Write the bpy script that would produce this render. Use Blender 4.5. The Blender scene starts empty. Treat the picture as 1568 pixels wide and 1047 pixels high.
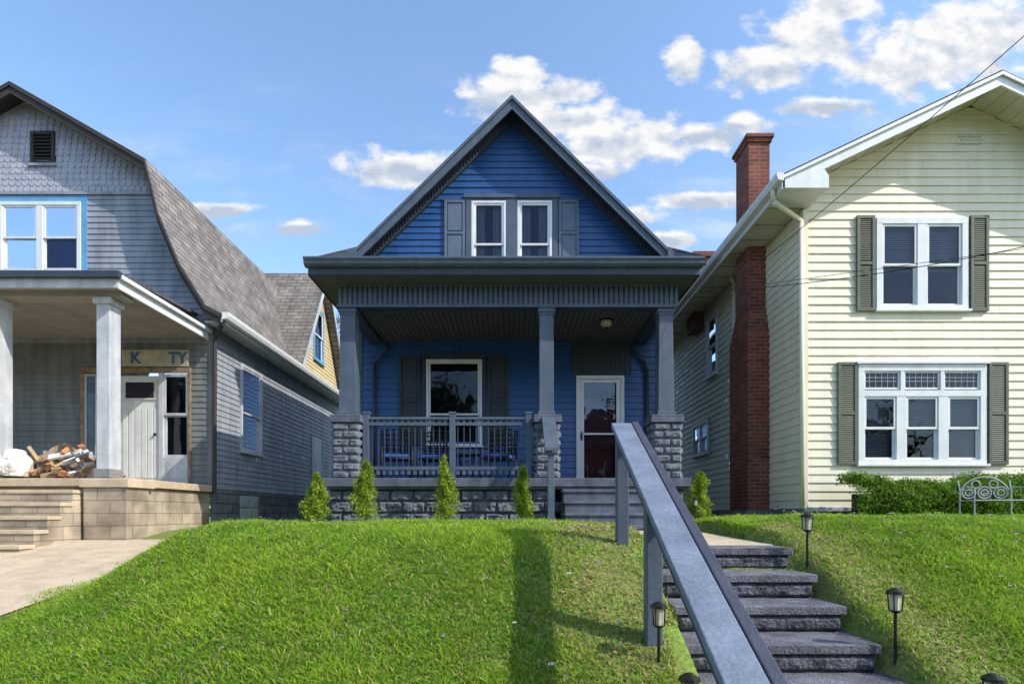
import bpy, math, random
import numpy as np
from mathutils import Vector, noise as mn
random.seed(7); rng=np.random.default_rng(11)
scene=bpy.context.scene
# ------------------------------------------------------------------ materials
def nt_new(name):
    m=bpy.data.materials.new(name); m.use_nodes=True
    nt=m.node_tree; b=nt.nodes['Principled BSDF']; return m,nt,b
def M(name,c1,c2=None,scale=4,rough=.65,bump=0.0,bscale=60,metal=0,spec=.35,stretch=(1,1,1),fine=.12,streak=0):
    m,nt,b=nt_new(name); N=nt.nodes; L=nt.links
    c2=c2 or tuple(x*.72 for x in c1)
    tc=N.new('ShaderNodeTexCoord'); mp=N.new('ShaderNodeMapping'); mp.inputs['Scale'].default_value=stretch
    L.new(tc.outputs['Object'],mp.inputs['Vector'])
    n1=N.new('ShaderNodeTexNoise'); n1.inputs['Scale'].default_value=scale; n1.inputs['Detail'].default_value=6; n1.inputs['Roughness'].default_value=.65
    n2=N.new('ShaderNodeTexNoise'); n2.inputs['Scale'].default_value=bscale; n2.inputs['Detail'].default_value=4
    L.new(mp.outputs[0],n1.inputs['Vector']); L.new(mp.outputs[0],n2.inputs['Vector'])
    cr=N.new('ShaderNodeValToRGB'); cr.color_ramp.elements[0].position=.35; cr.color_ramp.elements[1].position=.65
    cr.color_ramp.elements[0].color=(*c2,1); cr.color_ramp.elements[1].color=(*c1,1)
    L.new(n1.outputs['Fac'],cr.inputs['Fac'])
    mx=N.new('ShaderNodeMix'); mx.data_type='RGBA'; mx.blend_type='MULTIPLY'; mx.inputs['Factor'].default_value=1
    mr=N.new('ShaderNodeMapRange'); mr.inputs['From Min'].default_value=.3; mr.inputs['From Max'].default_value=.7
    mr.inputs['To Min'].default_value=1-fine; mr.inputs['To Max'].default_value=1+fine*.4
    L.new(n2.outputs['Fac'],mr.inputs['Value'])
    L.new(cr.outputs[0],mx.inputs['A']); L.new(mr.outputs[0],mx.inputs['B'])
    res=mx.outputs['Result']
    if streak:   # vertical rain streaks / grime
        m3=N.new('ShaderNodeMapping'); m3.inputs['Scale'].default_value=(7,7,.7); L.new(tc.outputs['Object'],m3.inputs['Vector'])
        n3=N.new('ShaderNodeTexNoise'); n3.inputs['Scale'].default_value=1; n3.inputs['Detail'].default_value=5; L.new(m3.outputs[0],n3.inputs['Vector'])
        r3=N.new('ShaderNodeMapRange'); r3.inputs['From Min'].default_value=.35; r3.inputs['From Max'].default_value=.6; r3.inputs['To Min'].default_value=1-streak; r3.inputs['To Max'].default_value=1; L.new(n3.outputs['Fac'],r3.inputs['Value'])
        x3=N.new('ShaderNodeMix'); x3.data_type='RGBA'; x3.blend_type='MULTIPLY'; x3.inputs['Factor'].default_value=1; L.new(res,x3.inputs['A']); L.new(r3.outputs[0],x3.inputs['B']); res=x3.outputs['Result']
    L.new(res,b.inputs['Base Color'])
    b.inputs['Roughness'].default_value=rough; b.inputs['Metallic'].default_value=metal
    b.inputs['Specular IOR Level'].default_value=spec
    if bump:
        bp=N.new('ShaderNodeBump'); bp.inputs['Strength'].default_value=bump; bp.inputs['Distance'].default_value=.02
        L.new(n2.outputs['Fac'],bp.inputs['Height']); L.new(bp.outputs[0],b.inputs['Normal'])
    return m
def brickmat(name,c1,c2,mortar,axes,bw,bh,msize=.01,rough=.85,bump=.5,off=.5,lo=.62):
    m,nt,b=nt_new(name); N=nt.nodes; L=nt.links
    tc=N.new('ShaderNodeTexCoord')
    def dot(v):
        d=N.new('ShaderNodeVectorMath'); d.operation='DOT_PRODUCT'; d.inputs[1].default_value=v
        L.new(tc.outputs['Object'],d.inputs[0]); return d.outputs['Value']
    cb=N.new('ShaderNodeCombineXYZ'); L.new(dot(axes[0]),cb.inputs[0]); L.new(dot(axes[1]),cb.inputs[1])
    br=N.new('ShaderNodeTexBrick'); br.inputs['Scale'].default_value=1; br.inputs['Brick Width'].default_value=bw
    br.inputs['Row Height'].default_value=bh; br.inputs['Mortar Size'].default_value=msize; br.offset=off
    br.inputs['Mortar Smooth'].default_value=.3
    br.inputs['Color1'].default_value=(*c1,1); br.inputs['Color2'].default_value=(*c2,1); br.inputs['Mortar'].default_value=(*mortar,1)
    L.new(cb.outputs[0],br.inputs['Vector'])
    n=N.new('ShaderNodeTexNoise'); n.inputs['Scale'].default_value=2.5; n.inputs['Detail'].default_value=8
    L.new(tc.outputs['Object'],n.inputs['Vector'])
    n3=N.new('ShaderNodeTexNoise'); n3.inputs['Scale'].default_value=70; L.new(tc.outputs['Object'],n3.inputs['Vector'])
    mr=N.new('ShaderNodeMapRange'); mr.inputs['From Min'].default_value=.3; mr.inputs['From Max'].default_value=.7; mr.inputs['To Min'].default_value=lo; mr.inputs['To Max'].default_value=1.12
    L.new(n.outputs['Fac'],mr.inputs['Value'])
    mx=N.new('ShaderNodeMix'); mx.data_type='RGBA'; mx.blend_type='MULTIPLY'; mx.inputs['Factor'].default_value=1
    L.new(br.outputs['Color'],mx.inputs['A']); L.new(mr.outputs[0],mx.inputs['B'])
    L.new(mx.outputs['Result'],b.inputs['Base Color']); b.inputs['Roughness'].default_value=rough; b.inputs['Specular IOR Level'].default_value=.2
    ad=N.new('ShaderNodeMath'); ad.operation='MULTIPLY_ADD'; ad.inputs[1].default_value=.5
    inv=N.new('ShaderNodeMath'); inv.operation='SUBTRACT'; inv.inputs[0].default_value=1; L.new(br.outputs['Fac'],inv.inputs[1])
    L.new(n3.outputs['Fac'],ad.inputs[0]); L.new(inv.outputs[0],ad.inputs[2])
    bp=N.new('ShaderNodeBump'); bp.inputs['Strength'].default_value=bump; bp.inputs['Distance'].default_value=.012
    L.new(ad.outputs[0],bp.inputs['Height']); L.new(bp.outputs[0],b.inputs['Normal'])
    return m
def foliage(name,trans=.3,rough=.6):
    m,nt,b=nt_new(name); N=nt.nodes; L=nt.links
    a=N.new('ShaderNodeAttribute'); a.attribute_name='tint'
    L.new(a.outputs['Color'],b.inputs['Base Color']); b.inputs['Roughness'].default_value=rough; b.inputs['Specular IOR Level'].default_value=.15
    t=N.new('ShaderNodeBsdfTranslucent'); L.new(a.outputs['Color'],t.inputs['Color'])
    mx=N.new('ShaderNodeMixShader'); mx.inputs[0].default_value=trans
    L.new(b.outputs[0],mx.inputs[1]); L.new(t.outputs[0],mx.inputs[2]); L.new(mx.outputs[0],N['Material Output'].inputs['Surface'])
    return m
def glassmat(name,tint=(.6,.64,.7),refl=.0):
    m,nt,b=nt_new(name); N=nt.nodes; L=nt.links
    t=N.new('ShaderNodeBsdfTransparent'); t.inputs[0].default_value=(*tint,1)
    g=N.new('ShaderNodeBsdfGlossy'); g.inputs['Roughness'].default_value=.02; g.inputs[0].default_value=(.75,.82,.95,1)
    n=N.new('ShaderNodeTexNoise'); n.inputs['Scale'].default_value=1.3; tc=N.new('ShaderNodeTexCoord'); L.new(tc.outputs['Object'],n.inputs['Vector'])
    bp=N.new('ShaderNodeBump'); bp.inputs['Strength'].default_value=.3; bp.inputs['Distance'].default_value=.02; L.new(n.outputs['Fac'],bp.inputs['Height']); L.new(bp.outputs[0],g.inputs['Normal'])
    f=N.new('ShaderNodeFresnel'); f.inputs[0].default_value=1.5
    ad=N.new('ShaderNodeMath'); ad.operation='ADD'; ad.use_clamp=True; ad.inputs[1].default_value=refl; L.new(f.outputs[0],ad.inputs[0])
    mx=N.new('ShaderNodeMixShader'); L.new(ad.outputs[0],mx.inputs[0]); L.new(t.outputs[0],mx.inputs[1]); L.new(g.outputs[0],mx.inputs[2])
    L.new(mx.outputs[0],N['Material Output'].inputs['Surface']); return m

BLUE=M('blue_vinyl',(.028,.095,.27),(.022,.078,.23),2,.36,fine=.06,streak=.12,spec=.5)
TRIM=M('slate_paint',(.095,.125,.17),(.072,.095,.135),3,.5,.1,40,streak=.15)
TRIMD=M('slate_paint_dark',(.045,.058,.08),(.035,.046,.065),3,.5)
SHUT=M('shutter_paint',(.12,.16,.22),(.10,.135,.19),3,.5)
SHUTD=M('charcoal_shutter_paint',(.045,.055,.065),None,3,.5)
CEIL=M('porch_ceiling_paint',(.10,.105,.095),(.08,.085,.075),3,.6)
WHITE=M('white_trim_paint',(.78,.79,.80),(.70,.71,.72),3,.45,fine=.05,streak=.08)
GREYW=M('grey_white_trim',(.56,.57,.60),(.43,.45,.48),3,.5,.1,fine=.15,streak=.2)
PCEIL=M('left_porch_ceiling',(.34,.32,.29),(.26,.245,.22),3,.7)
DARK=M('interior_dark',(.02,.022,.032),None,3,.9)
CURT=M('curtain_cloth',(.42,.38,.50),(.28,.26,.38),6,.9,stretch=(6,1,.3))
BLIND=M('blind_slats',(.55,.55,.55),None,3,.6)
STONE=M('painted_rock_face',(.19,.205,.24),(.10,.11,.14),7,.8,.7,50,fine=.3)
SLAB=M('painted_porch_concrete',(.14,.16,.205),(.085,.095,.125),5,.75,.3,70,fine=.25,streak=.25)
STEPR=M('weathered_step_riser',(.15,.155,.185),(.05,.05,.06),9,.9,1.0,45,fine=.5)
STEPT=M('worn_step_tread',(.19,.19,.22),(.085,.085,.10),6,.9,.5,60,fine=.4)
CREAM=M('cream_vinyl',(.83,.76,.59),(.77,.705,.54),1.5,.5,fine=.05,streak=.08)
CREAMS=M('cream_soffit',(.70,.65,.51),None,2,.6)
OLIVE=M('olive_shutter',(.13,.14,.10),(.10,.11,.08),4,.6)
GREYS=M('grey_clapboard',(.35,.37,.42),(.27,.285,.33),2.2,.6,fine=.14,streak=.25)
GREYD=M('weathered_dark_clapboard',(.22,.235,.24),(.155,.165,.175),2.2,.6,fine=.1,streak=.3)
LILAC=M('grey_scalloped_shingle',(.46,.46,.53),(.34,.34,.41),5,.7)
BROWN=M('dark_brown_trim',(.055,.045,.04),None,5,.7)
YEL=M('yellow_shingle',(.64,.52,.27),(.52,.42,.22),5,.7)
TAPE=M('blue_flashing_tape',(.14,.38,.64),(.10,.30,.52),6,.5)
WOODW=M('peeling_wood',(.32,.23,.15),(.17,.11,.07),8,.8,.4)
CONC=M('tan_concrete',(.62,.49,.34),(.46,.36,.25),3.5,.9,.4,60,fine=.22)
CONCG=M('grey_concrete',(.27,.27,.27),(.17,.17,.17),3,.9,.5,50,fine=.25)
ROOFG=brickmat('grey_asphalt_shingle_y',(.27,.245,.225),(.18,.165,.155),(.07,.065,.06),((0,1,0),(0,0,1)),.32,.125,.010,.95,.6)
ROOFX=brickmat('grey_asphalt_shingle_x',(.27,.245,.215),(.20,.18,.155),(.08,.07,.06),((1,0,0),(0,0,1)),.32,.125,.010,.95,.6)
ROOFM=brickmat('slate_shingle',(.12,.125,.14),(.09,.09,.10),(.04,.04,.04),((0,1,0),(0,0,1)),.3,.1,.01,.95,.5)
ROOFP=brickmat('porch_shingle',(.12,.12,.135),(.09,.09,.10),(.04,.04,.04),((1,0,0),(0,1,0)),.3,.13,.01,.95,.5)
BRICK=brickmat('red_brick',(.30,.085,.055),(.17,.05,.035),(.24,.17,.14),((1,1,0),(0,0,1)),.21,.072,.009,.85,.6)
BLOCK=brickmat('grey_tan_block',(.48,.40,.30),(.38,.31,.235),(.26,.215,.165),((1,1,0),(0,0,1)),.4,.2,.006,.9,.9,lo=.5)
BLOCKG=brickmat('grey_block',(.24,.24,.235),(.17,.17,.17),(.10,.10,.10),((1,1,0),(0,0,1)),.4,.2,.012,.9,.8)
GLASS=glassmat('window_glass'); GLASSB=glassmat('window_glass_blue',(.3,.34,.6),.03); GLASSD=glassmat('storm_door_glass',(.55,.45,.48),.05)
BLUEROOM=M('blue_interior',(.09,.09,.42),(.04,.04,.22),1.2,.9)  # blue of random tone for the box behind the gable window
METAL=M('dark_metal',(.05,.045,.04),None,10,.4,metal=.7)
BLACK=M('black_metal',(.02,.02,.022),None,10,.5)
LAMP=M('frosted_lamp_glass',(.62,.58,.45),None,10,.3)
CUSH=M('blue_cushion',(.04,.12,.42),None,6,.9)
LEAF=foliage('leaf_tissue',.3); GRASSM=foliage('grass_tissue',.4)
BARK=M('bark',(.12,.10,.085),(.07,.06,.05),8,.9,.6)
WIRE=M('wire_rubber',(.03,.03,.03),None,8,.6)
ASPH=M('asphalt',(.055,.055,.056),(.04,.04,.04),2,.9,.6,90,fine=.3)
SIDEW=M('sidewalk_concrete',(.42,.39,.34),(.33,.30,.26),2,.9,.4,70,fine=.2)
PLAST=M('junk_white',(.75,.72,.68),(.6,.55,.5),6,.6); ORG=M('junk_orange',(.55,.22,.10),None,6,.7); CARD=M('junk_cardboard',(.48,.34,.20),None,6,.8)
# ------------------------------------------------------------------ mesh builder
def empty(name):
    e=bpy.data.objects.new(name,None); scene.collection.objects.link(e); return e
class MB:
    def __init__(s,T=None): s.v=[];s.f=[];s.mi=[];s.mats=[];s.T=T
    def mid(s,m):
        if m not in s.mats: s.mats.append(m)
        return s.mats.index(m)
    def add(s,vs,fs,mat):
        o=len(s.v); k=s.mid(mat)
        s.v+= [s.T(*p) for p in vs] if s.T else [tuple(p) for p in vs]
        for f in fs: s.f.append(tuple(i+o for i in f)); s.mi.append(k)
    def box(s,a0,a1,b0,b1,c0,c1,mat):
        s.add([(a,b,c) for a in (a0,a1) for b in (b0,b1) for c in (c0,c1)],
              [(0,1,3,2),(4,6,7,5),(0,4,5,1),(2,3,7,6),(0,2,6,4),(1,5,7,3)],mat)
    def prism(s,pts,vec,mat):
        n=len(pts); q=[tuple(p[i]+vec[i] for i in range(3)) for p in pts]
        s.add(list(pts)+q,[tuple(range(n)),tuple(range(2*n-1,n-1,-1))]+[(i,(i+1)%n,n+(i+1)%n,n+i) for i in range(n)],mat)
    def cyl(s,p0,p1,r0,r1,n,mat,cap=True):
        p0=Vector(p0);p1=Vector(p1);d=(p1-p0).normalized()
        a=d.orthogonal().normalized(); b=d.cross(a)
        vs=[]
        for p,r in ((p0,r0),(p1,r1)):
            for i in range(n):
                t=2*math.pi*i/n; vs.append(tuple(p+a*math.cos(t)*r+b*math.sin(t)*r))
        fs=[(i,(i+1)%n,n+(i+1)%n,n+i) for i in range(n)]
        if cap: fs+=[tuple(range(n-1,-1,-1)),tuple(range(n,2*n))]
        s.add(vs,fs,mat)
    def tube(s,pts,r,mat,n=6):
        for a,b in zip(pts[:-1],pts[1:]): s.cyl(a,b,r,r,n,mat)
    def rock(s,a0,a1,v0,v1,w,mat,amp=.028,n=9,seed=0):
        nx=max(4,int((a1-a0)/.03)); nz=max(4,int((v1-v0)/.03)); vs=[];fs=[]
        g=.004
        for j in range(nz+1):
            for i in range(nx+1):
                fu=i/nx; fv=j/nz; e=min(fu,1-fu)*(a1-a0); e2=min(fv,1-fv)*(v1-v0)
                p=min(1,min(e,e2)/.03)**.6
                nn=mn.noise(Vector((fu*(a1-a0)*9+seed*3.7,fv*(v1-v0)*9,seed)))+.5*mn.noise(Vector((fu*(a1-a0)*25+seed,fv*25*(v1-v0),seed+5)))
                vs.append((a0+g+fu*(a1-a0-2*g),w-.02+p*(.02+amp*(.7+.9*nn)),v0+g+fv*(v1-v0-2*g)))
        for j in range(nz):
            for i in range(nx):
                k=j*(nx+1)+i; fs.append((k,k+1,k+nx+2,k+nx+1))
        s.add(vs,fs,mat)
    def build(s,name,parent=None,bevel=0,smooth=False):
        me=bpy.data.meshes.new(name); me.from_pydata(s.v,[],s.f)
        for m in s.mats: me.materials.append(m)
        me.polygons.foreach_set('material_index',s.mi)
        import bmesh
        bm=bmesh.new(); bm.from_mesh(me); bmesh.ops.recalc_face_normals(bm,faces=bm.faces); bm.to_mesh(me); bm.free()
        if smooth: me.polygons.foreach_set('use_smooth',[True]*len(me.polygons))
        o=bpy.data.objects.new(name,me); scene.collection.objects.link(o)
        if parent: o.parent=parent
        if bevel:
            b=o.modifiers.new('b','BEVEL'); b.width=bevel; b.segments=2; b.limit_method='ANGLE'; b.angle_limit=.7
        return o
def front(Y): return lambda u,w,v:(u,Y-w,v)
def back(Y): return lambda u,w,v:(u,Y+w,v)
def sideR(X): return lambda u,w,v:(X+w,u,v)
def sideL(X): return lambda u,w,v:(X-w,u,v)
def siding(mb,span,v0,v1,h,holes,mat,out=.018):
    z=v0
    while z<v1-.002:
        zt=min(z+h,v1); a0,b0=span(z); a1,b1=span(zt); mid=(z+zt)/2
        iv=[(a0,b0,a1,b1)]
        for (h0,h1,g0,g1) in holes:
            if g0<mid<g1:
                nv=[]
                for (p,q,r,t) in iv:
                    if h1<=min(p,r) or h0>=max(q,t): nv.append((p,q,r,t)); continue
                    if p<h0 or r<h0: nv.append((min(p,h0),h0,min(r,h0),h0))
                    if q>h1 or t>h1: nv.append((h1,max(q,h1),h1,max(t,h1)))
                iv=nv
        for (p,q,r,t) in iv:
            if q-p<.005: continue
            j=random.uniform(-.001,.0015)
            cuts=[p]; x=p+random.uniform(1.2,3.4)
            while x<q-.5 and x<min(q,t)-.3:
                if x>max(p,r)+.3: cuts.append(x)
                x+=random.uniform(2.4,3.6)
            cuts.append(q)
            for ci in range(len(cuts)-1):
                c0,c1=cuts[ci],cuts[ci+1]; t0=r if ci==0 else c0; t1=t if ci==len(cuts)-2 else c1
                jj=j+(.002 if ci%2 else 0)
                mb.add([(c0,0,z),(c1,0,z),(c1,out+jj,z),(c0,out+jj,z),(c1,out+jj-.001,z+.012),(c0,out+jj-.001,z+.012),(t1,.003+jj,zt),(t0,.003+jj,zt)],
                   [(0,1,2,3),(3,2,4,5),(5,4,6,7)],mat)
        z=zt
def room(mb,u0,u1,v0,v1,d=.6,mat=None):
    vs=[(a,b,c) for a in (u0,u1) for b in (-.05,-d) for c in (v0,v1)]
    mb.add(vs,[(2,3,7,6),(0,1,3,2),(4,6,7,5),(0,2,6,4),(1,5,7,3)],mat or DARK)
def curtain(mb,u0,u1,v0,v1,w=-.12,mat=None,amp=.015,freq=45):
    n=max(8,int((u1-u0)/.012)); vs=[]
    for i in range(n+1):
        u=u0+(u1-u0)*i/n; a=w+amp*math.sin(u*freq)+amp*.5*math.sin(u*freq*2.3+1)
        vs+=[(u,a,v0),(u,a*1.0,v1)]
    mb.add(vs,[(2*i,2*i+2,2*i+3,2*i+1) for i in range(n)],mat or CURT)
def blinds(mb,u0,u1,v0,v1,w=-.09,h=.035):
    z=v0
    while z<v1: mb.add([(u0,w,z),(u1,w,z),(u1,w-.012,z+h*.8),(u0,w-.012,z+h*.8)],[(0,1,2,3)],BLIND); z+=h
def sash(mb,u0,u1,v0,v1,w,mat,glass,f=.04):
    mb.box(u0,u1,w,w+.03,v0,v0+f,mat); mb.box(u0,u1,w,w+.03,v1-f,v1,mat)
    mb.box(u0,u0+f,w,w+.03,v0+f,v1-f,mat); mb.box(u1-f,u1,w,w+.03,v0+f,v1-f,mat)
    mb.add([(u0+f,w+.012,v0+f),(u1-f,w+.012,v0+f),(u1-f,w+.012,v1-f),(u0+f,w+.012,v1-f)],[(0,1,2,3)],glass)
def window(mb,u0,u1,v0,v1,trim,sm,cols=1,cas=.08,mul=.08,glass=None,inside='blind',sill=True,split=.5,rm=None):
    glass=glass or GLASS
    mb.box(u0,u1,-.03,.045,v1-cas,v1,trim); mb.box(u0,u1,-.03,.045,v0,v0+cas*.7,trim)
    mb.box(u0,u0+cas,-.03,.043,v0+cas*.7,v1-cas,trim); mb.box(u1-cas,u1,-.03,.043,v0+cas*.7,v1-cas,trim)
    if sill: mb.box(u0-.03,u1+.03,0,.085,v0-.04,v0-.002,trim)
    b0=u0+cas; b1=u1-cas; c0=v0+cas*.7; c1=v1-cas
    W=(b1-b0-mul*(cols-1))/cols
    for i in range(cols):
        a0=b0+i*(W+mul); a1=a0+W
        if i<cols-1: mb.box(a1,a1+mul,-.03,.040,c0,c1,trim)
        m=c0+(c1-c0)*split
        sash(mb,a0,a1,m-.02,c1,-.002,sm,glass); sash(mb,a0,a1,c0,m+.02,-.034,sm,glass)
        if inside=='blind':
            t=random.choice([.0,.25,.45]); blinds(mb,a0,a1,c0+(c1-c0)*t,c1)
        elif inside=='full': curtain(mb,a0,a1,c0,c1,w=-.07)
        elif inside=='lace':
            curtain(mb,a0,a0+W*.36,c0,c1,w=-.08); curtain(mb,a1-W*.36,a1,c0,c1,w=-.08)
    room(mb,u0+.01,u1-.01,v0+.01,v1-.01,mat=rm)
def shutter(mb,u0,u1,v0,v1,mat,louv=True,w=.02):
    f=.05; mb.box(u0,u1,w,w+.018,v0,v1,mat)
    for a,b,c,d in ((u0,u0+f,v0,v1),(u1-f,u1,v0,v1)): mb.box(a,b,w+.018,w+.04,c,d,mat)
    m=(v0+v1)/2
    for c,d in ((v0,v0+f),(m-f/2,m+f/2),(v1-f,v1)): mb.box(u0+f,u1-f,w+.018,w+.039,c,d,mat)
    if louv:
        z=v0+f+.01
        while z<v1-f-.03:
            if not(m-f/2-.03<z<m+f/2): mb.add([(u0+f,w+.034,z),(u1-f,w+.034,z),(u1-f,w+.019,z+.03),(u0+f,w+.019,z+.03),(u0+f,w+.019,z),(u1-f,w+.019,z)],[(0,1,2,3),(4,5,1,0)],mat)
            z+=.034
    else:
        for c,d in ((v0+f+.03,m-f/2-.03),(m+f/2+.03,v1-f-.03)): mb.box(u0+f+.025,u1-f-.025,w+.018,w+.03,c,d,mat)
def rake(mb,xa,za,xb,zb,y0,y1,t,mat,up=0):
    mb.prism([(xa,y0,za+up),(xb,y0,zb+up),(xb,y0,zb+up-t),(xa,y0,za+up-t)],(0,y1-y0,0),mat)

# ------------------------------------------------------------------ terrain
def S(a,b,x): 
    t=np.clip((x-a)/(b-a),0,1); return t*t*(3-2*t)
def H(x,y):
    x=np.asarray(x,float); y=np.asarray(y,float)
    yc=4.45+1.6*S(-1.0,-4.2,x); k=.28
    sp=k*np.log1p(np.exp(np.clip((yc-y)/k,-30,30)))
    zl=-.13-.5*sp+.07*S(2.3,3.2,x)*S(1.,5.,y)-.03*S(6.,9.,y)
    zl=zl+.014*np.sin(x*2.1+y*1.3)+.010*np.sin(x*4.3-y*3.1+1)+.007*np.sin(x*9.1+y*7.7)
    zd=-.44-.16*(8.5-np.minimum(y,8.5))+.16*S(8.8,10.5,y)
    z=zl+(zd-zl)*S(-3.3,-4.7,x)
    z=np.maximum(z,-1.62)
    inst=S(1.0,1.06,x)*(1-S(2.14,2.2,x))*(1-S(4.3,4.5,y))
    z=z-.3*inst*S(0.8,1.8,y)
    xr=2.15+.62*S(4.3,8.7,y)
    inp=S(1.05,1.12,x)*(1-S(xr,xr+.08,x))*S(4.2,4.35,y)*(1-S(9.4,9.6,y))
    z=z+(-.34-z)*inp
    fl=S(1.5,.9,y); z=z*(1-fl)-1.62*fl
    fr=S(-1.0,-1.05,y)*(1-S(-9.1,-9.15,y)); z=z-.16*fr
    far=S(14,30,np.sqrt(x*x+np.maximum(y,0)**2)); fy=S(2,4,y)
    z=z*(1-far*fy)+(-.4)*far*fy
    return z
xs=np.unique(np.concatenate([[-500,-250,-120,-60,-35,-24,-18,-15],np.arange(-13,-5.5,.3),np.arange(-5.5,4,.08),np.arange(4,13,.2),[14,16,20,28,40,70,130,260,500]]))
ys=np.unique(np.concatenate([[-300,-120,-50,-20,-9.3,-9.15,-9.1,-8,-5,-2.5,-1.2,-1.05,-1.02,-1.0,-.5,0,.4],np.arange(.6,10,.09),np.arange(10,22,.5),[24,28,35,50,80,140,260,600]]))
XX,YY=np.meshgrid(xs,ys); ZZ=H(XX,YY)
vs=np.stack([XX,YY,ZZ],-1).reshape(-1,3); nx=len(xs); ny=len(ys)
I,J=np.meshgrid(np.arange(nx-1),np.arange(ny-1)); k=(J*nx+I).ravel()
fs=np.stack([k,k+1,k+nx+1,k+nx],-1)
me=bpy.data.meshes.new('ground'); me.from_pydata(vs.tolist(),[],fs.tolist()); me.polygons.foreach_set('use_smooth',[True]*len(me.polygons))
SOIL=M('lawn_soil',(.15,.24,.03),(.20,.20,.06),2.5,.95,.8,40,fine=.4)
me.materials.append(SOIL); ground=bpy.data.objects.new('ground',me); scene.collection.objects.link(ground)
def sheet(name,xa,xb,ya,yb,dz,mat,nx=20,ny=40,zf=None):
    vs=[];fs=[]
    for j in range(ny+1):
        y=ya+(yb-ya)*j/ny
        a=xa(y) if callable(xa) else xa; b=xb(y) if callable(xb) else xb
        for i in range(nx+1):
            x=a+(b-a)*i/nx; z=float(H(x,y)) if zf is None else zf(x,y)
            vs.append((x,y,z+dz))
    for j in range(ny):
        for i in range(nx):
            k=j*(nx+1)+i; fs.append((k,k+1,k+nx+2,k+nx+1))
    me=bpy.data.meshes.new(name); me.from_pydata(vs,[],fs); me.materials.append(mat); me.polygons.foreach_set('use_smooth',[True]*len(me.polygons))
    o=bpy.data.objects.new(name,me); scene.collection.objects.link(o); return o
sheet('driveway',-13,lambda y:-4.66+.05*math.sin(y*2.1),1.0,9.0,.02,CONC,40,60)
sheet('sidewalk',-40,40,-.6,.85,.02,SIDEW,60,2)
sheet('road',-200,200,-9.0,-1.1,.02,ASPH,4,2,zf=lambda x,y:-1.78)
mb=MB(); mb.box(-60,60,-1.1,-.95,-1.9,-1.60,SIDEW); mb.box(-60,60,-9.15,-9.0,-1.9,-1.60,SIDEW); mb.build('kerb',None,.015)
mb=MB(); xr=lambda y:2.08+.62*max(0,min(1,(y-4.3)/4.4))
for a,b in ((4.62,5.95),(5.97,7.3),(7.32,8.72)):
    mb.prism([(1.1,a,-.255),(xr(a),a,-.255),(xr(b)+.0,b,-.255),(1.12,b,-.255)],(0,0,-.12),CONC)
mb.build('concrete_path',None,.008)
mb=MB(front(0)); st=empty('yard_steps')
zt=-.26; y=4.3
for i in range(8):
    xl=(1.05 if i<3 else .93)-.003*i; xrr=2.10+(.03 if i>3 else 0)+.003*i
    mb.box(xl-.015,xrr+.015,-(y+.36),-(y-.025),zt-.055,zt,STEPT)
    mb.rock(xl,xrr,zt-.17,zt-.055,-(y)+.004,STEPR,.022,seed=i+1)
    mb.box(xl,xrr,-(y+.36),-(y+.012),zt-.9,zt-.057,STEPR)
    zt-=.165; y-=.337
mb.build('steps_body',st,.006)
# ------------------------------------------------------------------ grass
def inpath(x,y):
    xr=2.12+.62*np.clip((y-4.3)/4.4,0,1)
    a=(x>1.06)&(x<xr)&(y>4.25)&(y<9.7)
    b=(x>.99)&(x<2.14)&(y<=4.3); b|=(x>.89)&(x<2.16)&(y<=3.35)
    return a|b
N=720000
y=1.6+7.9*rng.random(N)**1.3; x=(rng.random(N)*2-1)*.98*(y+.9); 
keep=(x>-4.74+.12*np.sin(y*5)+.06*rng.standard_normal(N))&(x<9.5)&~inpath(x,y)&~((y>9.35)&(x>-3.2)&(x<3.1))&~((y>9.2)&(x>4.8))
def pn(x,y):
    return .5+.5*(.45*np.sin(x*1.7+1.3*np.sin(y*1.1))*np.sin(y*2.3+x*.7)+.3*np.sin(x*5.1+2*np.sin(y*3.3))*np.sin(y*6.1-x*1.9)+.25*np.sin(x*13+y*5)*np.sin(y*15-x*7))
dry=np.exp(-((x-.72)/.40)**2)*S(2.6,3.4,y)*(1-S(5.2,6.5,y))+.7*np.exp(-((x-2.4)/.25)**2)*(y<5.5)
pat=np.clip((pn(x,y)-.5)*1.7+.5,0,1)
keep&=rng.random(N)>(.7*dry+.12*(1-pat))
x=x[keep];y=y[keep];dry=dry[keep];pat=pat[keep];n=len(x);z=H(x,y)
hgt=(.022+.034*rng.random(n)*(.5+.9*pat))*(1-.3*dry); tall=rng.random(n)<.04; hgt[tall]*=1.7
w=.0019+.00062*y*rng.uniform(.7,1.2,n)
ang=rng.random(n)*2*np.pi; la=rng.random(n)*2*np.pi; lean=hgt*rng.uniform(.3,1.3,n)
dx=np.cos(ang)*w;dy=np.sin(ang)*w; lx=np.cos(la)*lean;ly=np.sin(la)*lean
P=np.zeros((n,6,3))
for i,(t,ww) in enumerate(((0,1),(.5,.85),(1,.12))):
    cx=x+lx*t*t;cy=y+ly*t*t;cz=z-.003+hgt*t*(1-.25*t*lean/hgt)
    P[:,2*i]=np.stack([cx-dx*ww,cy-dy*ww,cz],-1);P[:,2*i+1]=np.stack([cx+dx*ww,cy+dy*ww,cz],-1)
b=(np.arange(n)*6)[:,None]
F=np.concatenate([b+np.array([0,1,3,2]),b+np.array([2,3,5,4])],0)
me=bpy.data.meshes.new('lawn_grass'); me.from_pydata(P.reshape(-1,3),[],F)
r=rng.random(n); 
g1=np.array([.14,.30,.018]);g2=np.array([.35,.50,.045]);g3=np.array([.55,.46,.20])
mixv=np.clip(.5*r+.8*pat-.2,0,1)[:,None]
C=g1*(1-mixv)+g2*mixv
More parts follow.
